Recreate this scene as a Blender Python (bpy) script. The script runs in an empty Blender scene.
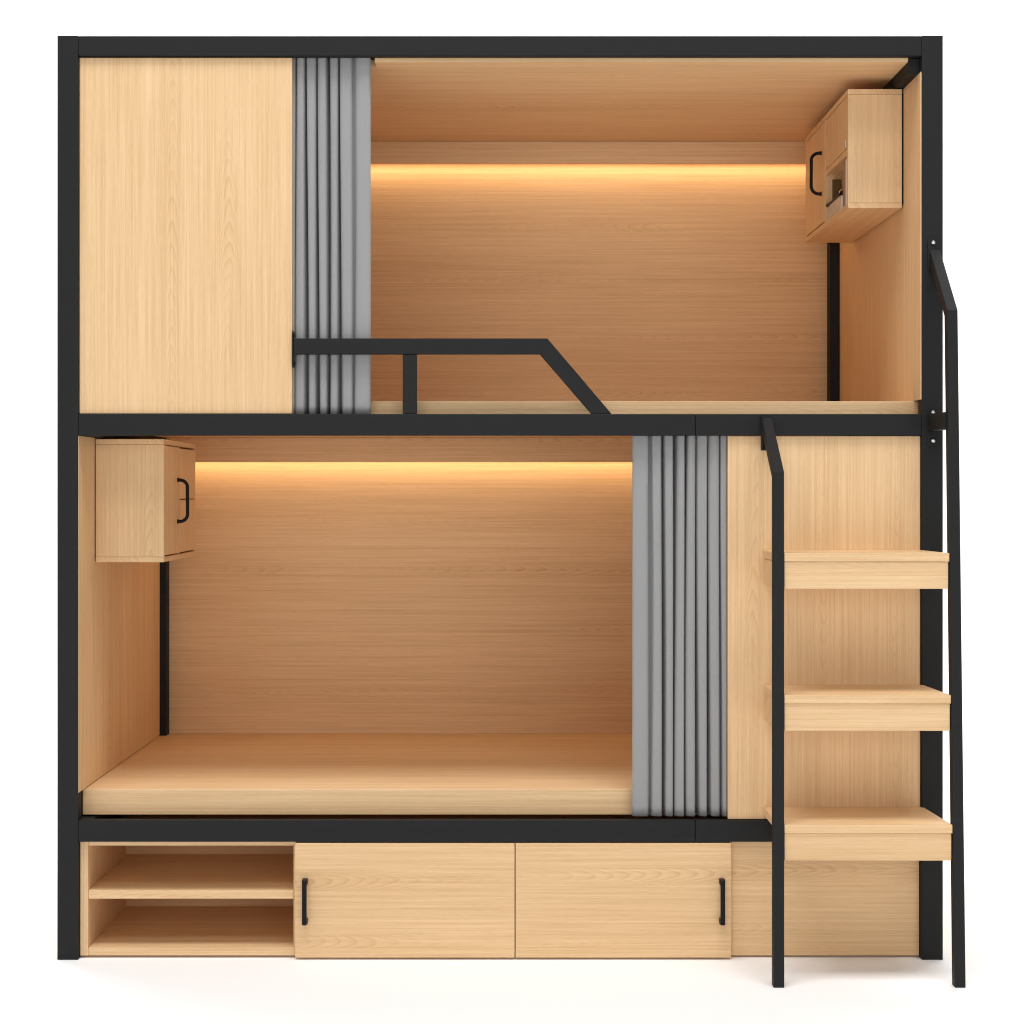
import bpy, bmesh, math
from mathutils import Vector

C = bpy.context.scene.collection
S = 0.0023            # metres per design unit
D = 3.8               # camera distance to the front plane of the bed
ZF = 468.0            # camera height above the floor in design units


def W(u, v, d):
    """design units (right, above eye level) and depth in metres -> world"""
    return Vector((u * S, d, (v + ZF) * S))


# ------------------------------------------------------------------ materials
def new_mat(name):
    m = bpy.data.materials.new(name)
    m.use_nodes = True
    nt = m.node_tree
    return m, nt, nt.nodes["Principled BSDF"]


def wood(name, axis, light=(0.805, 0.563, 0.320), dark=(0.560, 0.330, 0.150)):
    m, nt, bs = new_mat(name)
    N, L = nt.nodes.new, nt.links.new

    def math_(op, a, b=None, c=None):
        n = N("ShaderNodeMath"); n.operation = op
        for i, x in enumerate((a, b, c)):
            if x is None:
                continue
            if isinstance(x, (int, float)):
                n.inputs[i].default_value = x
            else:
                L(x, n.inputs[i])
        return n.outputs[0]

    tc = N("ShaderNodeTexCoord"); sx = N("ShaderNodeSeparateXYZ")
    L(tc.outputs["Object"], sx.inputs[0])
    oi = N("ShaderNodeObjectInfo")
    rnd = oi.outputs["Random"]
    X, Y, Z = sx.outputs
    if axis == "X":
        al, ac = X, math_("ADD", Z, math_("MULTIPLY", Y, 0.62))
    elif axis == "Z":
        al, ac = Z, math_("ADD", X, math_("MULTIPLY", Y, 0.62))
    else:
        al, ac = Y, math_("ADD", X, math_("MULTIPLY", Z, 0.62))
    ac = math_("ADD", ac, math_("MULTIPLY", rnd, 7.31))
    al = math_("ADD", al, math_("MULTIPLY", rnd, 23.7))

    def vec(a, b, c=0.0):
        n = N("ShaderNodeCombineXYZ")
        for i, x in enumerate((a, b, c)):
            if isinstance(x, (int, float)):
                n.inputs[i].default_value = x
            else:
                L(x, n.inputs[i])
        return n.outputs[0]

    def noise(v, detail=2.0, rough=0.5, scale=1.0):
        n = N("ShaderNodeTexNoise"); n.inputs["Scale"].default_value = scale
        n.inputs["Detail"].default_value = detail; n.inputs["Roughness"].default_value = rough
        L(v, n.inputs["Vector"])
        return n.outputs["Fac"]

    def sc(x, k):
        return math_("MULTIPLY", x, k)

    # veneer leaves: strips with nested arches of a plain-sawn log down the middle, straight fibres beside them
    wl = 0.158
    warp = sc(math_("SUBTRACT", noise(vec(sc(ac, 4), sc(al, 1.1), 3.0), 2), 0.5), 0.030)
    a2 = math_("DIVIDE", math_("ADD", ac, warp), wl)
    idn = math_("FLOOR", a2)

    def white(k):
        n = N("ShaderNodeTexWhiteNoise"); n.noise_dimensions = "1D"
        L(math_("ADD", idn, math_("ADD", k, math_("SNAP", sc(rnd, 97.0), 1.0))), n.inputs["W"])
        return n.outputs["Value"]
    r1, r2 = white(0.37), white(41.9)
    q = math_("ADD", sc(math_("SUBTRACT", math_("SUBTRACT", a2, idn), 0.5), wl), sc(math_("SUBTRACT", r2, 0.5), 0.05))
    sgn = math_("SUBTRACT", sc(math_("GREATER_THAN", r1, 0.5), 2.0), 1.0)
    wob = sc(noise(vec(sc(ac, 30), sc(al, 2.2), 7.0), 2), 2.6)
    lowph = sc(noise(vec(sc(idn, 3.3), sc(al, 1.0), 17.0), 2), 9.0)
    ph = math_("ADD", math_("ADD", math_("DIVIDE", math_("ADD", math_("MULTIPLY", al, sgn), sc(math_("MULTIPLY", q, q), 300.0)), 0.048),
                            math_("ADD", wob, lowph)), sc(r2, 9.0))
    saw = math_("FRACT", ph)
    ring = N("ShaderNodeValToRGB")
    e = ring.color_ramp.elements
    e[0].position = 0.0; e[0].color = (0.0, 0.0, 0.0, 1)
    e[1].position = 1.0; e[1].color = (0.0, 0.0, 0.0, 1)
    k = e.new(0.55); k.color = (0.22, 0.22, 0.22, 1)
    k = e.new(0.86); k.color = (0.95, 0.95, 0.95, 1)
    L(saw, ring.inputs[0])
    fade = N("ShaderNodeMapRange"); fade.interpolation_type = "SMOOTHSTEP"
    L(math_("ABSOLUTE", q), fade.inputs["Value"])
    fade.inputs["From Min"].default_value = 0.012; fade.inputs["From Max"].default_value = 0.036
    fade.inputs["To Min"].default_value = 1.0; fade.inputs["To Max"].default_value = 0.0
    gate = N("ShaderNodeMapRange"); gate.interpolation_type = "SMOOTHSTEP"
    L(noise(vec(sc(idn, 1.7), sc(al, 2.1), 23.0), 2), gate.inputs["Value"])
    gate.inputs["From Min"].default_value = 0.38; gate.inputs["From Max"].default_value = 0.66
    gate.inputs["To Min"].default_value = 0.12; gate.inputs["To Max"].default_value = 1.15
    ringamt = math_("MULTIPLY", math_("MULTIPLY", ring.outputs[0], fade.outputs[0]), math_("MULTIPLY", gate.outputs[0], math_("ADD", 0.45, sc(r1, 0.75))))
    fib = noise(vec(sc(ac, 270), sc(al, 3.2), 0.0), 3, 0.6)
    fib2 = noise(vec(sc(ac, 120), sc(al, 0.9), 5.0), 3, 0.55)
    low = noise(vec(sc(ac, 8), sc(al, 0.8), 2.0), 2)
    fleck = noise(vec(sc(ac, 420), sc(al, 38), 9.0), 1)
    val = math_("ADD", sc(ringamt, 0.33),
                math_("ADD", sc(math_("SUBTRACT", fib, 0.36), 1.15),
                      math_("ADD", sc(math_("SUBTRACT", fib2, 0.38), 0.75),
                            math_("ADD", sc(math_("SUBTRACT", low, 0.45), 0.35),
                                  math_("ADD", sc(math_("SUBTRACT", r1, 0.5), 0.10), sc(math_("SUBTRACT", fleck, 0.5), 0.34))))))
    mix = N("ShaderNodeMix"); mix.data_type = "RGBA"; mix.clamp_factor = True
    L(val, mix.inputs[0])
    mix.inputs[6].default_value = (*light, 1)
    mix.inputs[7].default_value = (*dark, 1)
    L(mix.outputs[2], bs.inputs["Base Color"])
    bs.inputs["Roughness"].default_value = 0.52
    bs.inputs["Specular IOR Level"].default_value = 0.22
    bp = N("ShaderNodeBump"); bp.inputs["Strength"].default_value = 0.10; bp.inputs["Distance"].default_value = 0.001
    L(fib, bp.inputs["Height"]); L(bp.outputs[0], bs.inputs["Normal"])
    return m


def plain(name, col, rough=0.5, spec=0.3, metal=0.0, noise_amt=0.0, bump=0.0, nscale=400.0):
    m, nt, bs = new_mat(name)
    bs.inputs["Roughness"].default_value = rough
    bs.inputs["Specular IOR Level"].default_value = spec
    bs.inputs["Metallic"].default_value = metal
    tc = nt.nodes.new("ShaderNodeTexCoord")
    n = nt.nodes.new("ShaderNodeTexNoise"); n.inputs["Scale"].default_value = nscale; n.inputs["Detail"].default_value = 3
    nt.links.new(tc.outputs["Object"], n.inputs["Vector"])
    r = nt.nodes.new("ShaderNodeValToRGB")
    a = 1 - noise_amt; b = 1 + noise_amt
    r.color_ramp.elements[0].position = 0.3; r.color_ramp.elements[0].color = (*[c * a for c in col], 1)
    r.color_ramp.elements[1].position = 0.7; r.color_ramp.elements[1].color = (*[c * b for c in col], 1)
    nt.links.new(n.outputs["Fac"], r.inputs[0]); nt.links.new(r.outputs[0], bs.inputs["Base Color"])
    if bump:
        bp = nt.nodes.new("ShaderNodeBump"); bp.inputs["Strength"].default_value = bump; bp.inputs["Distance"].default_value = 0.001
        nt.links.new(n.outputs["Fac"], bp.inputs["Height"]); nt.links.new(bp.outputs[0], bs.inputs["Normal"])
    return m


def fabric(name, col):
    m, nt, bs = new_mat(name)
    N, L = nt.nodes.new, nt.links.new
    tc = N("ShaderNodeTexCoord")
    mp = N("ShaderNodeMapping"); mp.inputs["Scale"].default_value = (900, 900, 700)
    L(tc.outputs["Object"], mp.inputs[0])
    n = N("ShaderNodeTexNoise"); n.inputs["Scale"].default_value = 1.0; n.inputs["Detail"].default_value = 2
    L(mp.outputs[0], n.inputs["Vector"])
    mp2 = N("ShaderNodeMapping"); mp2.inputs["Scale"].default_value = (14, 14, 1.6)
    L(tc.outputs["Object"], mp2.inputs[0])
    n2 = N("ShaderNodeTexNoise"); n2.inputs["Scale"].default_value = 1.0; n2.inputs["Detail"].default_value = 2
    L(mp2.outputs[0], n2.inputs["Vector"])
    r = N("ShaderNodeValToRGB")
    r.color_ramp.elements[0].position = 0.25; r.color_ramp.elements[0].color = (*[c * 0.90 for c in col], 1)
    r.color_ramp.elements[1].position = 0.75; r.color_ramp.elements[1].color = (*[c * 1.10 for c in col], 1)
    L(n.outputs["Fac"], r.inputs[0])
    L(r.outputs[0], bs.inputs["Base Color"])
    bs.inputs["Roughness"].default_value = 0.85
    bs.inputs["Specular IOR Level"].default_value = 0.15
    bs.inputs["Sheen Weight"].default_value = 0.15
    bp = N("ShaderNodeBump"); bp.inputs["Strength"].default_value = 0.12; bp.inputs["Distance"].default_value = 0.001
    L(n.outputs["Fac"], bp.inputs["Height"])
    bp2 = N("ShaderNodeBump"); bp2.inputs["Strength"].default_value = 0.5; bp2.inputs["Distance"].default_value = 0.012
    L(n2.outputs["Fac"], bp2.inputs["Height"]); L(bp.outputs[0], bp2.inputs["Normal"])
    L(bp2.outputs[0], bs.inputs["Normal"])
    return m


WX = wood("oak_grain_horizontal", "X")
WZ = wood("oak_grain_vertical", "Z")
WY = wood("oak_grain_deep", "Y")
STEEL = plain("black_powder_coat", (0.0150, 0.0152, 0.0156), rough=0.62, spec=0.18, noise_amt=0.10, bump=0.05, nscale=350)
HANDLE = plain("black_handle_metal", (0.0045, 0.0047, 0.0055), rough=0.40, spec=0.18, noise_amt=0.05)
BOLT = plain("bright_steel_bolt", (0.62, 0.62, 0.60), rough=0.28, spec=0.5, metal=1.0, noise_amt=0.05)
GREY = fabric("grey_curtain_cloth", (0.305, 0.305, 0.306))
WHITE = plain("white_paper", (0.80, 0.80, 0.79), rough=0.6, noise_amt=0.01)
SILVER = plain("brushed_silver", (0.70, 0.68, 0.64), rough=0.35, spec=0.5, metal=1.0, noise_amt=0.04)
FLOORM = plain("white_studio_paper", (0.975, 0.975, 0.975), rough=1.0, spec=0.0, noise_amt=0.003, nscale=3)

ACRYL, _nt, _b = new_mat("clear_acrylic")
_b.inputs["Base Color"].default_value = (0.95, 0.95, 0.95, 1)
_b.inputs["Roughness"].default_value = 0.12
_b.inputs["Transmission Weight"].default_value = 0.75
_b.inputs["IOR"].default_value = 1.3

LED, _nt, _b = new_mat("warm_light_strip")
_b.inputs["Base Color"].default_value = (0.8, 0.7, 0.5, 1)
_b.inputs["Emission Color"].default_value = (1.0, 0.74, 0.44, 1)
_b.inputs["Emission Strength"].default_value = 16.0


# ------------------------------------------------------------------ mesh helpers
def link(name, bm, mat, parent=None, smooth=False):
    bmesh.ops.recalc_face_normals(bm, faces=bm.faces)
    me = bpy.data.meshes.new(name)
    bm.to_mesh(me); bm.free()
    me.materials.append(mat)
    if smooth:
        for p in me.polygons:
            p.use_smooth = True
    o = bpy.data.objects.new(name, me)
    C.objects.link(o)
    if parent is not None:
        o.parent = parent
        off = parent.matrix_world.translation if parent.type == "EMPTY" else None
        root = parent
        while root.parent:
            root = root.parent
        if root.type == "EMPTY":                 # meshes are written in world metres: move into the thing's space
            base = Vector(root["base"])
            if parent.type == "EMPTY":
                me.transform(__import__("mathutils").Matrix.Translation(-base))
            else:
                me.transform(__import__("mathutils").Matrix.Translation(-base))
    return o


def thing(name, label, cat, base, group=None):
    o = bpy.data.objects.new(name, None)
    C.objects.link(o)
    o.empty_display_size = 0.1
    o.location = base
    o["base"] = tuple(base)
    tag(o, label, cat, group)
    return o


def tag(o, label=None, cat=None, group=None, kind=None):
    if label: o["label"] = label
    if cat: o["category"] = cat
    if group: o["group"] = group
    if kind: o["kind"] = kind
    return o


def bevel_all(bm, off, seg=2, ang=0.4):
    es = [e for e in bm.edges if len(e.link_faces) == 2 and e.calc_face_angle(0) > ang]
    bmesh.ops.bevel(bm, geom=es, offset=off, segments=seg, profile=0.6, affect="EDGES", clamp_overlap=True)


def box_bm(u0, u1, v0, v1, d0, d1, bev=0.0009):
    bm = bmesh.new()
    bmesh.ops.create_cube(bm, size=1.0)
    a, b = W(min(u0, u1), min(v0, v1), min(d0, d1)), W(max(u0, u1), max(v0, v1), max(d0, d1))
    for v in bm.verts:
        v.co = Vector([(a[i] + b[i]) / 2 + v.co[i] * (b[i] - a[i]) for i in range(3)])
    if bev:
        bevel_all(bm, bev)
    return bm


def box(name, u0, u1, v0, v1, d0, d1, mat, parent, bev=0.0009):
    return link(name, box_bm(u0, u1, v0, v1, d0, d1, bev), mat, parent)


def prism_bm(loop0, loop1, bev=0.0009):
    """closed solid between two matching 3-D loops"""
    bm = bmesh.new()
    a = [bm.verts.new(p) for p in loop0]
    b = [bm.verts.new(p) for p in loop1]
    n = len(a)
    bm.faces.new(a); bm.faces.new(list(reversed(b)))
    for i in range(n):
        j = (i + 1) % n
        bm.faces.new((a[j], a[i], b[i], b[j]))
    bmesh.ops.recalc_face_normals(bm, faces=bm.faces)
    if bev:
        bevel_all(bm, bev, ang=0.15)
    return bm


def tube_bm(path, rad, seg=14):
    bm = bmesh.new()
    rings = []
    n = len(path)
    prev = None
    for i, p in enumerate(path):
        t = (path[min(i + 1, n - 1)] - path[max(i - 1, 0)]).normalized()
        if prev is None:
            ref = Vector((0, 0, 1)) if abs(t.z) < 0.9 else Vector((1, 0, 0))
            nrm = t.cross(ref).normalized()
        else:
            nrm = (prev - t * prev.dot(t)).normalized()
        prev = nrm
        bn = t.cross(nrm)
        r = rad(i) if callable(rad) else rad
        rings.append([bm.verts.new(p + (nrm * math.cos(2 * math.pi * k / seg) + bn * math.sin(2 * math.pi * k / seg)) * r) for k in range(seg)])
    for a, b in zip(rings, rings[1:]):
        for k in range(seg):
            bm.faces.new((a[k], a[(k + 1) % seg], b[(k + 1) % seg], b[k]))
    bm.faces.new(list(reversed(rings[0]))); bm.faces.new(rings[-1])
    return bm


def d_handle(name, foot_a, foot_b, out, r, parent, mat=HANDLE):
    """pull handle: flared feet on the door, rounded corners and a straight bar"""
    ax = (foot_b - foot_a).normalized()
    rc = out.length * 0.75
    od = out.normalized()
    pts = [foot_a, foot_a + od * (out.length - rc) * 0.45, foot_a + od * (out.length - rc)]
    for k in range(1, 7):
        a = k / 6 * math.pi / 2
        pts.append(foot_a + od * (out.length - rc + rc * math.sin(a)) + ax * rc * (1 - math.cos(a)))
    m = (foot_b - foot_a).length
    for k in range(5, -1, -1):
        a = k / 6 * math.pi / 2
        pts.append(foot_a + ax * (m - rc * (1 - math.cos(a))) + od * (out.length - rc + rc * math.sin(a)))
    pts.append(foot_b + od * (out.length - rc) * 0.45); pts.append(foot_b)
    n = len(pts)
    return link(name, tube_bm(pts, lambda i: r * (1.45 if i in (0, n - 1) else 1.12 if i in (1, n - 2) else 1.0)), mat, parent, smooth=True)


def disc_bm(u, v, d, r, thick, seg=24, dome=True):
    """screw head on a vertical face, facing the front"""
    c = W(u, v, d)
    bm = bmesh.new()
    prof = [(r, 0), (r, -thick * 0.45), (r * 0.8, -thick * 0.85), (r * 0.45, -thick), (r * 0.40, -thick * 0.45)]
    rings = []
    for rr, y in prof:
        rings.append([bm.verts.new(c + Vector((rr * math.cos(2 * math.pi * k / seg), y, rr * math.sin(2 * math.pi * k / seg)))) for k in range(seg)])
    for a, b in zip(rings, rings[1:]):
        for k in range(seg):
            bm.faces.new((a[k], a[(k + 1) % seg], b[(k + 1) % seg], b[k]))
    bm.faces.new(list(reversed(rings[0]))); bm.faces.new(rings[-1])
    return bm


# ------------------------------------------------------------------ the bunk bed
DB = 0.955                      # depth of the back wall's face
BD = 0.022                      # depth of beams
bed = thing("bunk_bed", "large oak bunk bed with black steel frame and two lit berths", "bunk bed", W(0, -ZF, DB / 2))

PB = 0.0016
box("post", -442.8, -422, -468, 456.6, 0, BD + 0.006, STEEL, bed, PB)
box("post", 422, 443.0, -468, 456.6, 0, BD + 0.006, STEEL, bed, PB)
box("post", -427.5, -413.5, -468, 456, 0.908, 0.953, STEEL, bed, PB)
box("post", 409, 422.5, -468, 456, 0.908, 0.953, STEEL, bed, PB)

box("top_beam", -421.8, 421.8, 436.4, 456.2, 0.0006, BD, STEEL, bed, PB)
box("middle_beam", -421.8, 195.2, 56.5, 78, 0.0006, BD, STEEL, bed, PB)
box("middle_beam", 195.6, 421.8, 56.5, 78, 0.0006, BD, STEEL, bed, PB)
box("lower_beam", -421.8, 195.2, -350, -328.5, 0.0006, BD, STEEL, bed, PB)
box("lower_beam", 195.6, 421.8, -350, -328.5, 0.0006, BD, STEEL, bed, PB)

for a, b in ((-427.5, -411), (411, 422.5)):
    box("side_rail", a, b, 421, 436, 0.0226, 0.907, STEEL, bed, PB)
box("side_rail", -427.5, -411, 56.5, 66.5, 0.0226, 0.907, STEEL, bed, PB)
box("side_rail", 411, 422.5, 56.5, 66.5, 0.0226, 0.907, STEEL, bed, PB)
for a, b in ((-427.5, -411), (411, 422.5)):
    box("side_rail", a, b, -350, -330, 0.0226, 0.907, STEEL, bed, PB)

# side walls
box("side_panel", -434.5, -428, 67, 455, 0.029, 0.953, WZ, bed)
box("side_panel", -434.5, -428, -466, 66, 0.029, 0.953, WZ, bed)
box("side_panel", 426, 432.5, 67, 455, 0.029, 0.953, WZ, bed)
box("side_panel", 426, 432.5, -466, 66, 0.029, 0.953, WZ, bed)
box("roof_panel", -427.4, 425.5, 453.2, 455.6, 0.0225, 0.9535, WX, bed)
# veneer lining of the two walls that show, flush with the posts' inner faces
box("wall_lining", -422.9, -421.5, -301.0, 56.3, 0.003, 0.907, WZ, bed, 0.0005)
box("wall_lining", 420.8, 421.9, 92.6, 420.5, 0.003, 0.907, WZ, bed, 0.0005)
# back walls
box("back_panel", -434, 432, 67, 455, DB, DB + 0.016, WX, bed)
box("back_panel", -434, 432, -466, 66.5, DB, DB + 0.016, WX, bed)
# ceiling and the two bed boards
cpts = [(-410.5, 0.066), (-126, 0.066), (-126, 0.0226), (410.5, 0.0226), (410.5, 0.9535), (-410.5, 0.9535)]
link("ceiling_panel", prism_bm([W(u, 432.5, d) for u, d in cpts], [W(u, 440, d) for u, d in cpts]), WX, bed)
box("bed_board", -424.6, 425.2, 67, 92.3, 0.0645, 0.9535, WX, bed, 0.0016)
box("bed_board", -424.4, 415, -328.2, -301.9, 0.0645, 0.9535, WX, bed, 0.0016)
# fixed front panels
box("front_panel", -421.6, -208.6, 78.6, 435.4, 0.010, 0.027, WZ, bed)
box("front_panel", 228.6, 421.4, -328, 56.0, 0.010, 0.027, WZ, bed)
box("kick_panel", 231.8, 421.4, -466, -350.6, 0.020, 0.036, WX, bed)

# light covers with a warm strip under each
for v0, v1 in ((405.0, 432.2), (36.8, 66.7)):
    cv = box("light_cover", -413, 408.5, v0, v1, 0.885, 0.897, WX, bed)
    st = box("light_strip", -411, 406.5, v0 + 3.6, v0 + 4.8, 0.912, 0.936, LED, cv, 0)
    link("strip_housing", box_bm(-413, 408.5, v0 + 5.0, v0 + 9, 0.8975, 0.9545, 0), WX, cv)

# curtain tracks behind the beams
for v in (449.0, 67.2):
    box("curtain_track", -421, 421, v, v + 3.5, BD + 0.003, BD + 0.041, STEEL, bed)

# guard rail: one bent bar with an upright
def front_poly(pts, d0, d1, bev=PB):
    return prism_bm([W(u, v, d0) for u, v in pts], [W(u, v, d1) for u, v in pts], bev)

gr = link("guard_rail", front_poly([(-206.4, 153.7), (47.4, 153.7), (111.5, 78.4), (91.5, 78.4), (40, 138), (-206.4, 138)], 0.0008, 0.0215), STEEL, bed)
link("upright", box_bm(-97.4, -83.3, 78.4, 137.6, 0.0018, 0.0205, PB), STEEL, gr)
link("bracket", box_bm(-207.7, -206.7, 125, 161, 0.0005, 0.0225, 0.0004), STEEL, gr)
for v in (157, 129):
    link("screw", box_bm(-206.6, -205.2, v - 1.6, v + 1.6, 0.007, 0.015, 0.0008), HANDLE, gr)


# ------------------------------------------------------------------ curtains
def curtain(name, edges, grooves, v0, v1, dfront, dback, label, mat=GREY):
    """accordion curtain: broad rounded pleats with deep narrow folds between (edges / grooves in design units)"""
    import random
    rng = random.Random(int(abs(edges[0]) * 10))
    ph = [rng.uniform(0, 6.28) for _ in range(40)]
    NV = 44
    rows = []
    gs = [(edges[0], None, 1)] + [(g, hw, s) for g, hw, s in grooves] + [(edges[1], None, 1)]
    for j in range(NV + 1):
        t = j / NV
        v = v0 + (v1 - v0) * t
        top = max(0.0, (t - 0.80) / 0.20)
        row = []
        for i in range(len(gs) - 1):
            gl, hl, sl = gs[i]; gr_, hr, sr = gs[i + 1]
            wl = 1.3 * math.sin(t * 3.4 + ph[i]) * (0.5 if hl else 0)
            wr = 1.3 * math.sin(t * 3.4 + ph[i + 1]) * (0.5 if hr else 0)
            a = gl + (hl or 0) * (1 + 0.4 * math.sin(2.6 * t + ph[i])) + wl
            b = gr_ - (hr or 0) * (1 + 0.4 * math.sin(2.6 * t + ph[i + 1])) + wr
            depth_l = (dback - dfront) * sl
            depth_r = (dback - dfront) * sr
            bul = 0.0035 + 0.0015 * math.sin(2 * t + ph[i + 3])
            slant = 0.0035 + 0.003 * math.sin(ph[i + 9] + 1.3 * t)
            mid_dent = 0.006 * top * math.sin(ph[i + 5])
            if i == 0:
                row.append((a + 1.2, dfront + 0.014))
                row.append((a, dfront + 0.006))
            # front land, rounded shoulders
            for k in range(9):
                s = k / 8
                x = a + (b - a) * s
                e = abs(2 * s - 1)
                y = dfront + bul * 0.45 * e ** 3 + 0.0032 * e ** 10 + (0.5 - s) * slant + mid_dent * (1 - e * e) * 0.6
                row.append((x, y))
            if hr:
                # the fold goes back and returns
                c = gr_ + wr * 0.6
                row.append((b + 0.12, dfront + bul + 0.005))
                row.append((b + 0.30, dfront + bul + 0.010))
                row.append((c, dfront + depth_r))
                row.append((gr_ + hr * (1 + 0.4 * math.sin(2.6 * t + ph[i + 1])) - 0.30 + wr, dfront + bul + 0.010))
                row.append((gr_ + hr * (1 + 0.4 * math.sin(2.6 * t + ph[i + 1])) - 0.12 + wr, dfront + bul + 0.005))
            else:
                row.append((b, dfront + 0.006)); row.append((b - 1.2, dfront + 0.014))
        rows.append([(x, v, y) for x, y in row])
    bm = bmesh.new()
    vs = [[bm.verts.new(W(*p)) for p in r] for r in rows]
    for r0, r1 in zip(vs, vs[1:]):
        for k in range(len(r0) - 1):
            bm.faces.new((r0[k], r0[k + 1], r1[k + 1], r1[k]))
    bmesh.ops.recalc_face_normals(bm, faces=bm.faces)
    o = link(name, bm, mat, None, smooth=True)
    o.data.set_sharp_from_angle(angle=math.radians(50))
    md = o.modifiers.new("thickness", "SOLIDIFY"); md.thickness = 0.0012; md.offset = 0
    tag(o, label, "curtain", "grey pleated curtains of the two berths")
    return o


RC = D / (D + 0.0265)
cu = lambda px: (px - 500) / RC
curtain("curtain", (cu(291.5), cu(370.3)),
        [(cu(295.2), 0.8, 1), (cu(306), 1.75, 1), (cu(317.2), 1.75, 1), (cu(328.3), 1.75, 1), (cu(339.3), 1.75, 1), (cu(353.4), 1.5, 0.45)],
        78.3, 448.6, 0.0245, 0.0625, "grey pleated curtain drawn aside in the upper berth, behind the black guard rail")
curtain("curtain", (cu(632.6), cu(726.8)),
        [(cu(650), 1.9, 0.5), (cu(663.3), 1.75, 1), (cu(674.5), 1.75, 1), (cu(685.6), 1.75, 1), (cu(696.8), 1.75, 1), (cu(708.5), 1.75, 1), (cu(720.5), 1.2, 0.7)],
        -326.3, 66.8, 0.0245, 0.0625, "grey pleated curtain hanging full height in the lower berth beside the ladder")

# ------------------------------------------------------------------ ladder
ladder = thing("step_ladder", "black steel ladder with three broad oak steps at the right of the bed", "ladder", W(349, -ZF, -0.2))
DA, DBN, ZB = -0.214, -0.152, (174.7 + ZF) * S          # stringer front: at the floor, at the bend


def stringer_front(z):
    return DA + (DBN - DA) * z / ZB


def isect(p, a, q, b):
    # p + s a = q + t b in 2-D
    den = a[0] * b[1] - a[1] * b[0]
    s = ((q[0] - p[0]) * b[1] - (q[1] - p[1]) * b[0]) / den
    return (p[0] + s * a[0], p[1] + s * a[1])


def stringer(ub, ut, vbend, vtop, half=5.1, th=0.025):
    zb, zt = (vbend + ZF) * S, (vtop + ZF) * S
    A, B, Cc = (DA, 0.0), (stringer_front(zb), zb), (-0.0045, zt)
    d1 = (B[0] - A[0], B[1] - A[1]); l1 = math.hypot(*d1); d1 = (d1[0] / l1, d1[1] / l1)
    d2 = (Cc[0] - B[0], Cc[1] - B[1]); l2 = math.hypot(*d2); d2 = (d2[0] / l2, d2[1] / l2)
    n1 = (d1[1], -d1[0]); n2 = (d2[1], -d2[0])
    P1 = (A[0] + n1[0] * th, A[1] + n1[1] * th); P2 = (B[0] + n2[0] * th, B[1] + n2[1] * th)
    Bi = isect(P1, d1, P2, d2)
    Ai = isect(P1, d1, (0, 0.0), (1, 0))
    Ci = isect(P2, d2, (Cc[0], 0), (0, 1))
    loop = [A, B, Cc, Ci, Bi, Ai]

    def uu(z):
        return ub + (ut - ub) * min(1, z / zb)
    l0 = [Vector(((uu(z) - half) * S, y, z)) for y, z in loop]
    l1_ = [Vector(((uu(z) + half) * S, y, z)) for y, z in loop]
    return link("stringer", prism_bm(l0, l1_, 0.0018), STEEL, ladder)


stringer(263.3, 266.6, 19.5, 74)
stringer(434.5, 434.4, 174.7, 242)


def step(vtop, back_left_box):
    z = (vtop + ZF) * S
    ds = stringer_front(z)
    df = ds + 0.002
    lin = 263.3 + (266.6 - 263.3) * z / ((19.5 + ZF) * S) + 5.4
    rin = 434.45 - 5.4

    def slab(v0, v1, left, dbk, dfr, lf, rf, rb):
        pts = [(left, dbk), (left, ds + 0.027), (lf, ds + 0.027), (lf, dfr), (rf, dfr), (rb, dbk)]
        return prism_bm([W(u, v0, d) for u, d in pts], [W(u, v1, d) for u, d in pts], 0.0012)
    tr = link("step", slab(vtop - 8.2, vtop, 264.2, 0.0095, df, lin, rin, 424), WX, ladder)
    link("step_box", slab(vtop - 34.2, vtop - 8.45, 264.9 if back_left_box else lin + 0.2, 0.0095 if back_left_box else -0.09, df + 0.0025, lin + 0.2, rin - 0.8, 423), WX, tr)


step(-58.3, True)
step(-193.2, True)
step(-315.6, False)


def bracket_plate(u0, u1, v0, v1, d0, d1, round_top=True):
    uc, r = (u0 + u1) / 2, (u1 - u0) / 2
    pts = [(u0, v0), (u1, v0)]
    for k in range(0, 13):
        a = math.pi * k / 12
        pts.append((uc + r * math.cos(a), v1 - r + r * math.sin(a)))
    return link("bracket", prism_bm([W(u, v, d0) for u, v in pts], [W(u, v, d1) for u, v in pts], 0.0003), STEEL, ladder)


bp = bracket_plate(427.3, 438.2, 224, 255.0, -0.0042, -0.0004)
bolts = [(432.8, 249.2)]
bp2 = bracket_plate(427.0, 438.4, 46.5, 83.5, -0.0038, -0.0004)
arm = link("bracket_arm", box_bm(427.2, 437.8, 60.8, 77.0, -0.142, -0.0041, 0.0014), STEEL, bp2)
for (u, v, par) in ((432.8, 249.2, bp), (432.6, 79.6, bp2), (432.6, 51.2, bp2)):
    ring = link("washer", disc_bm(u, v, -0.0043, 3.0 * S, 0.0012), HANDLE, par)
    link("bolt", disc_bm(u, v, -0.0054, 2.1 * S, 0.003), BOLT, par, smooth=False)
lb = link("bracket", box_bm(260.6, 267.5, 41.5, 76, -0.0042, -0.0004, 0.0006), STEEL, ladder)
link("bracket_flange", box_bm(260.6, 261.8, 41.5, 76, -0.018, -0.0044, 0.0003), STEEL, lb)
link("bolt", disc_bm(264.2, 52, -0.0044, 1.6 * S, 0.0025), HANDLE, lb)

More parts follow.
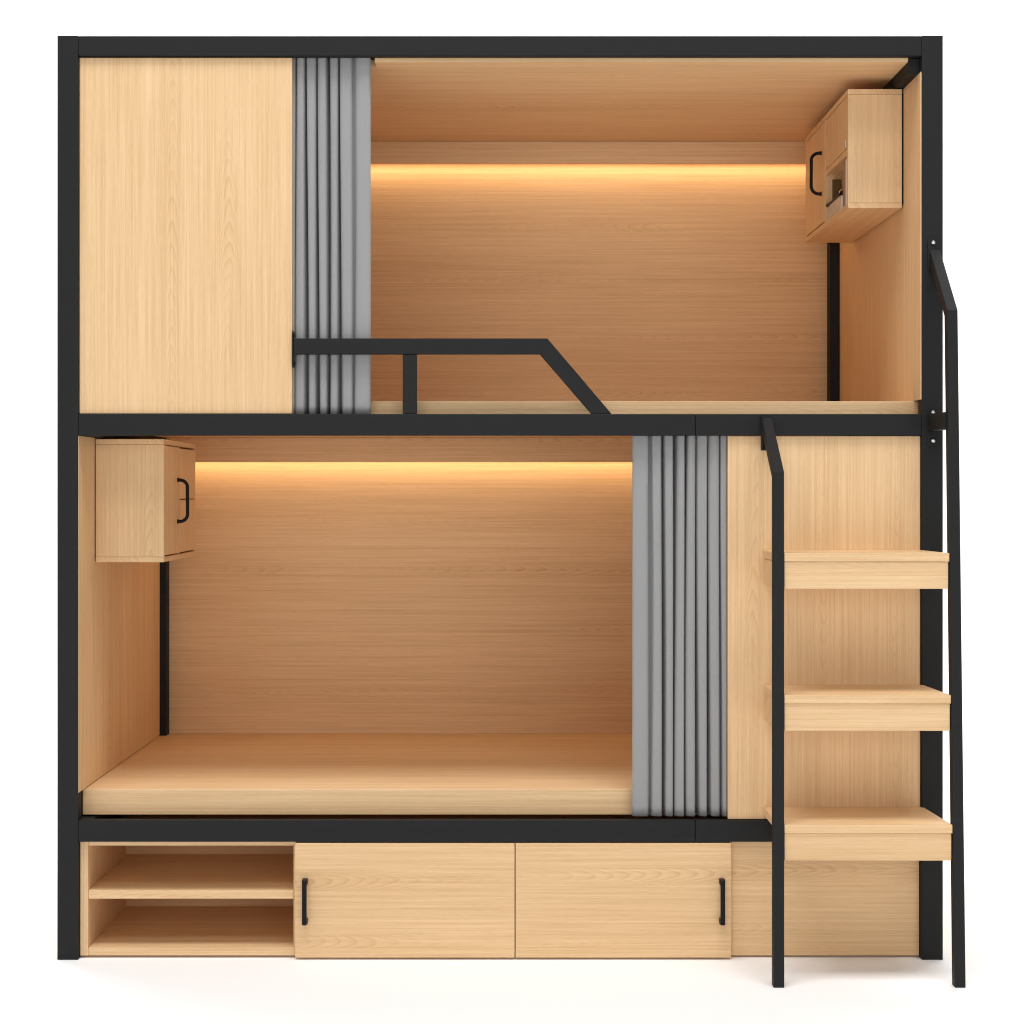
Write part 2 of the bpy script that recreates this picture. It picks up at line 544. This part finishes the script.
# ------------------------------------------------------------------ storage under the bed
stg = thing("storage_cabinet", "low oak cabinet under the bed with open shelves and two sliding doors", "cabinet", W(-94, -ZF, 0.2))
f0, f1 = 0.016, 0.40
box("side_panel", -421.6, -413.6, -465.6, -350.8, f0, f1, WZ, stg)
box("side_panel", 225.4, 231, -465.6, -350.8, 0.017, f1, WZ, stg)
box("partition", -207.5, -201, -457.4, -355.4, f0 + 0.002, f1, WZ, stg)
box("partition", 12, 18, -457.4, -355.4, 0.020, f1, WZ, stg)
box("top_panel", -413.5, 225.3, -355.2, -350.8, f0 + 0.001, f1, WX, stg)
box("bottom_panel", -413.5, 225.3, -465.6, -457.6, f0 + 0.001, f1, WX, stg)
box("shelf", -413.5, -207.6, -408.8, -400.2, f0 + 0.003, f1, WX, stg)
box("back_panel", -420.6, 231, -465.6, -350.8, f1 + 0.001, f1 + 0.012, WX, stg)
for (a, b, hu) in ((-205, 14.6, -194.6), (15.6, 231.2, 221.6)):
    dr = box("door", a, b, -465.8, -351.2, 0.0005, 0.0155, WX, stg, 0.0012)
    top, bot = -386.2, -430.8
    pts = [W(hu, top - 2.2, 0.0004), W(hu, top - 2.2, -0.012), W(hu, top - 2.2, -0.0225)]
    hb = box_bm(hu - 2.3, hu + 2.3, bot, top, -0.026, -0.0165, 0.0030)
    h = link("handle", hb, HANDLE, dr, smooth=False)
    for vv in (top - 2.6, bot + 2.6):
        link("handle_foot", box_bm(hu - 2.7, hu + 2.7, vv - 2.6, vv + 2.6, -0.0175, 0.0003, 0.0012), HANDLE, h)

# ------------------------------------------------------------------ wall cabinets
def shade_strip(parent, u0, u1, v0, v1, d0, d1):
    return box("gap_shade_strip", u0, u1, v0, v1, d0, d1, HANDLE, parent, 0)  # black strip standing in for the shade between cabinet and wall


# upper right: door with handle (far), flap and open niche (near)
uc = thing("wall_cabinet", "oak wall cabinet in the upper berth with an open niche and a tall handled door", "wall cabinet", W(392, 296, 0.44), "oak wall cabinets inside the berths")
ua, ub_ = 362.6, 418.9
d0, d1, dm = 0.160, 0.712, 0.443
shade_strip(uc, 419.1, 420.6, 300, 416, d0 + 0.003, d1)
box("top_panel", ua, ub_, 414.6, 420, d0, d1, WY, uc)
box("bottom_panel", ua, ub_, 296, 301.2, d0, d1, WY, uc)
box("end_panel", ua, ub_, 301.4, 414.4, d0 + 0.0004, d0 + 0.015, WZ, uc)
box("end_panel", ua + 0.5, ub_, 301.4, 414.4, d1 - 0.015, d1 - 0.0004, WZ, uc)
box("partition", ua, ub_ - 2.6, 301.4, 414.4, dm - 0.007, dm + 0.007, WZ, uc)
box("back_panel", ub_ - 2.4, ub_, 301.4, 414.4, d0 + 0.0155, d1 - 0.0155, WZ, uc)
box("niche_shelf", ua, ub_ - 2.6, 352.8, 358.6, d0 + 0.0155, dm - 0.0075, WY, uc)
door = box("door", ua + 0.2, ua + 6.5, 303.2, 413.6, dm + 0.0095, d1 - 0.001, WZ, uc)
flap = box("flap", ua + 0.2, ua + 6.5, 360.0, 413.6, d0 + 0.0165, dm - 0.009, WZ, uc)
link("latch", box_bm(ua - 0.9, ua + 0.1, 360.8, 368.5, d0 + 0.020, d0 + 0.032, 0.0005), SILVER, flap)
dh = 0.490
d_handle("handle", W(ua + 0.2, 336.5, dh), W(ua + 0.2, 382.5, dh), Vector((-11.6 * S, 0, 0)), 0.0042, door)

# things in the niche
bk = box("book", ua + 0.5, ub_ - 8, 301.4, 349.5, d0 + 0.0158, d0 + 0.034, WHITE, None, 0.001)
tag(bk, "thin white book standing upright at the front of the upper cabinet's niche", "book")
# standing board and tray
bd = box("folder", ua + 1.2, ub_ - 8, 301.4, 348.6, d0 + 0.036, d0 + 0.074, plain("brown_card", (0.36, 0.22, 0.11), 0.7, 0.1, noise_amt=0.06, nscale=60), None, 0.0015)
tag(bd, "brown folder standing beside the white book in the cabinet niche", "folder")
nb = box("panel", ua + 7.5, ua + 16.5, 301.6, 347.5, 0.424, 0.4345, plain("dark_amber", (0.15, 0.085, 0.028), 0.5, 0.2, noise_amt=0.06, nscale=80), None, 0.0012)  # plain dark block added to deepen the tone at the niche's back
tag(nb, "small dark brown notebook standing at the back of the niche behind the clear tray", "panel")
tray = thing("tray", "small clear tray with a black rod along its rim in the cabinet niche", "tray", W(370, 301.3, 0.34))
box("tray_base", ua + 2, ua + 26, 301.3, 302.5, 0.262, 0.420, ACRYL, tray, 0.0004)
box("tray_front", ua + 2, ua + 3.2, 302.6, 317.5, 0.262, 0.420, ACRYL, tray, 0.0004)
box("tray_end", ua + 2, ua + 26, 302.6, 320.0, 0.2565, 0.2615, WHITE, tray, 0.0006)
link("rod", tube_bm([W(ua + 2.4, 319.2, 0.252 + 0.176 * k / 6) for k in range(7)],
                    lambda i: 0.0062 if i in (0, 6) else 0.0028), HANDLE, tray, smooth=True)
box("tray_bracket", ua + 2, ua + 9, 320.2, 323.5, 0.2565, 0.2885, SILVER, tray, 0.0006)

# lower left: near door with handle, far pair of small doors
lc = thing("wall_cabinet", "oak wall cabinet in the lower berth with a handled door and two small doors behind", "wall cabinet", W(-388, -73, 0.36), "oak wall cabinets inside the berths")
la, lb_ = -420.4, -349.6
e0, e1, em = 0.150, 0.565, 0.352
shade_strip(lc, -421.3, -420.6, -72, 54.8, e0 + 0.003, e1)
box("top_panel", la, lb_, 49.6, 55, e0, e1, WY, lc)
box("bottom_panel", la, lb_, -73, -67.6, e0, e1, WY, lc)
box("end_panel", la, lb_, -67.4, 49.4, e0 + 0.0004, e0 + 0.015, WZ, lc)
box("end_panel", la, lb_ - 0.5, -67.4, 49.4, e1 - 0.015, e1 - 0.0004, WZ, lc)
box("partition", la + 2.6, lb_ - 1.2, -67.4, 49.4, em - 0.007, em + 0.007, WZ, lc)
box("back_panel", la, la + 2.4, -67.4, 49.4, e0 + 0.0155, e1 - 0.0155, WZ, lc)
ldoor = box("door", lb_ - 6.5, lb_ - 0.2, -66.2, 48.6, e0 + 0.0165, em - 0.0005, WZ, lc)
box("door", lb_ - 6.5, lb_ - 0.2, -66.0, -8.6, em + 0.0040, e1 - 0.001, WZ, lc)
box("door", lb_ - 6.5, lb_ - 0.2, -7.4, 47.6, em + 0.0040, e1 - 0.001, WZ, lc)
lh = 0.322
d_handle("handle", W(lb_ - 0.2, -32.0, lh), W(lb_ - 0.2, 13.0, lh), Vector((11.0 * S, 0, 0)), 0.0042, ldoor)

# ------------------------------------------------------------------ floor: a seamless white studio sweep
bm = bmesh.new()
prof = [(-9.0, 0.0), (-4, 0.0), (0, 0.0), (2.6, 0.0)]
for k in range(1, 13):
    a = k / 12 * math.pi / 2
    prof.append((2.6 + 1.2 * math.sin(a), 1.2 * (1 - math.cos(a))))
prof.append((3.8, 5.5))
l = [bm.verts.new((-9, y, z)) for y, z in prof]
r = [bm.verts.new((9, y, z)) for y, z in prof]
for i in range(len(prof) - 1):
    bm.faces.new((l[i], r[i], r[i + 1], l[i + 1]))
fl = link("floor", bm, FLOORM, None, smooth=True)
tag(fl, kind="structure")

# ------------------------------------------------------------------ light
wd = bpy.data.worlds.new("World")
bpy.context.scene.world = wd
wd.use_nodes = True
bg = wd.node_tree.nodes["Background"]
bg.inputs[0].default_value = (1, 1, 1, 1)
bg.inputs[1].default_value = 0.32


def area(name, loc, tgt, sx, sy, power, col=(1, 1, 1)):
    li = bpy.data.lights.new(name, "AREA"); li.shape = "RECTANGLE"; li.size = sx; li.size_y = sy
    li.energy = power; li.color = col
    o = bpy.data.objects.new(name, li); C.objects.link(o)
    o.location = loc
    o.rotation_euler = (Vector(tgt) - Vector(loc)).to_track_quat("-Z", "Y").to_euler()
    return o


area("top_fill", (-0.1, -1.9, 6.8), (-0.1, -1.7, 0), 6.0, 1.8, 735)  # added unseen area lamp, mainly whitening the floor
area("front_fill", (0.2, -7.0, 2.0), (0, 0, 0.9), 8.0, 2.6, 285)  # added unseen area lamp, filling the fronts and berth interiors
area("high_fill", (-0.2, -5.4, 6.8), (0, 0, 0.7), 7.0, 1.4, 225)  # added unseen area lamp, lifting the treads and bed boards
area("backdrop_fill", (0, 2.3, 5.2), (0, 3.0, 0.0), 9.0, 1.4, 620)  # added unseen area lamp, whitening the sweep behind the bed

# ------------------------------------------------------------------ camera
cam = bpy.data.cameras.new("Camera")
co = bpy.data.objects.new("Camera", cam); C.objects.link(co)
co.location = (0, -D, ZF * S)
co.rotation_euler = (math.pi / 2, 0, 0)
cam.sensor_width = 36.0
cam.lens = 36.0 * (D / S) / 1024.0
cam.shift_x = 12 / 1024
cam.shift_y = -20 / 1024
cam.clip_end = 100
sc = bpy.context.scene
sc.camera = co
sc.render.engine = "CYCLES"
sc.cycles.use_denoising = True
sc.cycles.filter_width = 1.1
sc.cycles.max_bounces = 12
sc.cycles.diffuse_bounces = 8
sc.view_settings.view_transform = "Standard"
sc.view_settings.look = "None"
sc.view_settings.exposure = -1.05
sc.view_settings.gamma = 1.0
sc.view_settings.use_curve_mapping = False
